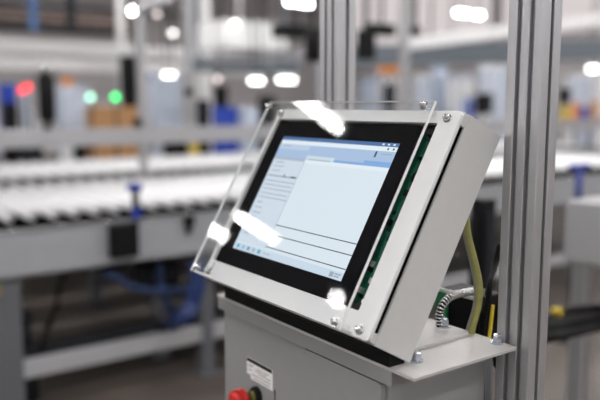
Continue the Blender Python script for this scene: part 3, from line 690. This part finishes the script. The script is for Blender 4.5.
# bins on table beyond the right of the big post
bs=Vector((9.,6.0,0)); c=at(583,119,12.2); bs=Vector((c.x,c.y,0)); zt=c.z-.005; o=empty('sorting_table',bs,'table carrying small coloured bins right of the big post','table')
b=MB(); b.box((c.x-.8,c.y-.4,zt-.04),(c.x+.8,c.y+.4,zt),RAIL); part(b,'top',o,bs)
for sx in (-.77,.73):
    for sy in (-.38,.34):
        b=MB(); b.box((c.x+sx,c.y+sy,0),(c.x+sx+.04,c.y+sy+.04,zt-.04),LEGM); part(b,'leg',o,bs)
for (u0,u1,yy,m,nm,dd) in ((561,570,106,YEL,'yellow bin nearest the big post on the sorting table',12.25),(572,580,103,ORANGE,'orange bin second from the big post on the sorting table',12.2),(581,589,107,BLUE,'blue bin third from the big post on the sorting table',12.15),(590,599,101,CARD,'brown box at the outer end of the sorting table',12.15)):
    carton(u0,u1,yy,dd,m,'small_bin',nm,'bin',zt,.6,tape=m)
# black equipment under/behind between terminal and post
cabinet(474,500,200,2.6,BLACK,'black_equipment_case','black equipment case seen between the enclosure and the big post','case',.7,.60,1,DKMET)
cx,cy,wx,wy=place(474,500,2.6,.7); bs=Vector((cx,cy,0)); o=empty('equipment_stand',bs,'grey stand under the black case behind the enclosure','stand')
b=MB(); b.box((cx-wx/2,cy-wy/2,.57),(cx+wx/2,cy+wy/2,.5995),LEGM); part(b,'top',o,bs)
b=MB(); b.box((cx-.04,cy-.04,0),(cx+.04,cy+.04,.57),LEGM); part(b,'column',o,bs)

# ------------------------------------------------------------------ lamps
lampbar(284,313,3,13,3,LAMP,'tube_lamp','bright tube lamp at the top edge left of the middle post')
lampbar(457,467,13,11.5,3,LAMP,'tube_lamp','left half of the lamp pair high on the right background')
lampbar(475,481,15,12.,3,LAMP,'tube_lamp','right half of the lamp pair high on the right background')
lampbar(590,596,69,10,4,WLIGHT,'work_light','round bright work light at the right edge')
lampbar(164,174,75,8.0,3,WLIGHT,'work_light','oval work light above the white box between the uprights')
lampbar(251,262,81,7.7,4,WLIGHT,'work_light','work light left of the pair just above the screen')
lampbar(279,294,80,7.7,4,WLIGHT,'work_light','work light right of the pair just above the screen')
def spot(px,py,d,label,m=SPOT,r=.036):
    c=at(px,py,d); o=empty('spot_lamp',c,label,'spot lamp')
    b=MB(); b.lathe(c-Z*.03,c+Z,[(0,0),(r*.7,0.005),(r,.03),(r*.7,.055),(0,.06)],m,16); part(b,'lens',o,c)
    b=MB(); b.cyl(c+Z*.03,c+Z*.08,r*.8,DKMET,12); b.cyl(c+Z*.08,Vector((c.x,c.y,HZ)),.006,DKMET,8); part(b,'hanger',o,c)
spot(133,11,7.4,'brightest round spot lamp above the first gantry upright',emit('spot_lens_bright',(255,252,248),24))
spot(172.5,33,9,'round spot lamp between the two gantry uprights, lower one',emit('spot_lens_mid',(255,252,248),7))
spot(157,14,9,'faint round spot lamp between the two gantry uprights, upper one',emit('spot_lens_faint',(255,240,236),2.5))
spot(235,24,8.1,'round spot lamp at the top of the white hood',emit('spot_lens_mid',(255,252,248),7))
spot(218,79,9,'faint round spot lamp below the grey duct',emit('spot_lens_faint',(255,240,236),2.5))
# tube lamps behind the operator, mirrored in the guard
def tube_lamp(p0,p1,r,label,m):
    p0,p1=Vector(p0),Vector(p1); c=(p0+p1)/2; t=(p1-p0).normalized(); s=t.cross(Z)
    o=empty('tube_lamp',c,label,'lamp')
    b=MB(); b.cyl(p0,p1,r,m,14); part(b,'tube',o,c)
    vs=[]
    for e in (p0-t*.05,p1+t*.05):
        for a_,h_ in ((-r*1.6,r),(r*1.6,r),(r*1.2,r+.06),(-r*1.2,r+.06)): vs.append(e+s*a_+Z*h_)
    b=MB(); b.add(vs,[[0,1,2,3],[7,6,5,4],[0,4,5,1],[1,5,6,2],[2,6,7,3],[3,7,4,0]],WHITE); part(b,'housing',o,c)
    for k in (.2,.8):
        q=p0.lerp(p1,k); b=MB(); b.cyl(q+Z*(r+.06),Vector((q.x,q.y,HZ)),.008,DKMET,8); part(b,'hanger',o,c)
tube_lamp((-.45,5.36,4),(-.98,4.75,4),.036,'tube lamp mirrored as the bright bar at the top of the screen',TUBE)
tube_lamp((-2.30,7.56,4),(-2.565,6.93,4),.028,'tube lamp mirrored as the bright bar on the lower left of the screen',TUBE)
tube_lamp((-2.71,8.54,4),(-2.78,8.32,4),.045,'short tube lamp mirrored at the left margin of the guard',TUBE)
tube_lamp((-3.24,6.24,4),(-3.29,6.14,4),.055,'short tube lamp mirrored at the bottom edge of the screen',TUBE)
# rows of ceiling luminaires
PANEL=emit('panel_diffuser',(254,252,251),33)
def luminaire(x,y,z=4.6):
    bs=Vector((x,y,z)); o=empty('ceiling_luminaire',bs,'rectangular white ceiling luminaire hung under the hall roof','lamp','ceiling luminaires')
    b=MB(); b.box((x-.8,y-.22,z+.02),(x+.8,y+.22,z+.08),WHITE); part(b,'housing',o,bs)
    b=MB(); b.box((x-.78,y-.2,z),(x+.78,y+.2,z+.02),PANEL); part(b,'diffuser',o,bs)
    b=MB(); b.cyl((x-.5,y,z+.08),(x-.5,y,HZ),.008,DKMET,8); b.cyl((x+.5,y,z+.08),(x+.5,y,HZ),.008,DKMET,8); part(b,'hanger',o,bs)
for x in (-6,-2,2,6,10,14.5):
    for y in (-6,-2.5,1,4.5,8,12,17):
        if -5.5<x<1 and 3.5<y<13: continue
        if x>12 and y>10: continue
        luminaire(x,y)

# ------------------------------------------------------------------ camera and view
w=bpy.data.worlds.new('world'); SC.world=w; w.use_nodes=True
w.node_tree.nodes['Background'].inputs[0].default_value=(.8,.82,.86,1); w.node_tree.nodes['Background'].inputs[1].default_value=.3
cd=bpy.data.cameras.new('camera'); co=bpy.data.objects.new('camera',cd); COL.objects.link(co)
co.location=EYE; co.rotation_euler=(math.pi/2-PITCH,0,PHI-math.pi/2)
cd.sensor_width=36; cd.lens=F/600*36; cd.clip_start=.02; cd.clip_end=200
cd.dof.use_dof=True; cd.dof.focus_distance=1.06; cd.dof.aperture_fstop=2.0
SC.camera=co
SC.view_settings.view_transform='Standard'; SC.view_settings.look='None'; SC.view_settings.gamma=1; SC.view_settings.use_curve_mapping=False
SC.view_settings.exposure=0.0
SC.cycles.transparent_max_bounces=16
SC.cycles.sample_clamp_indirect=0
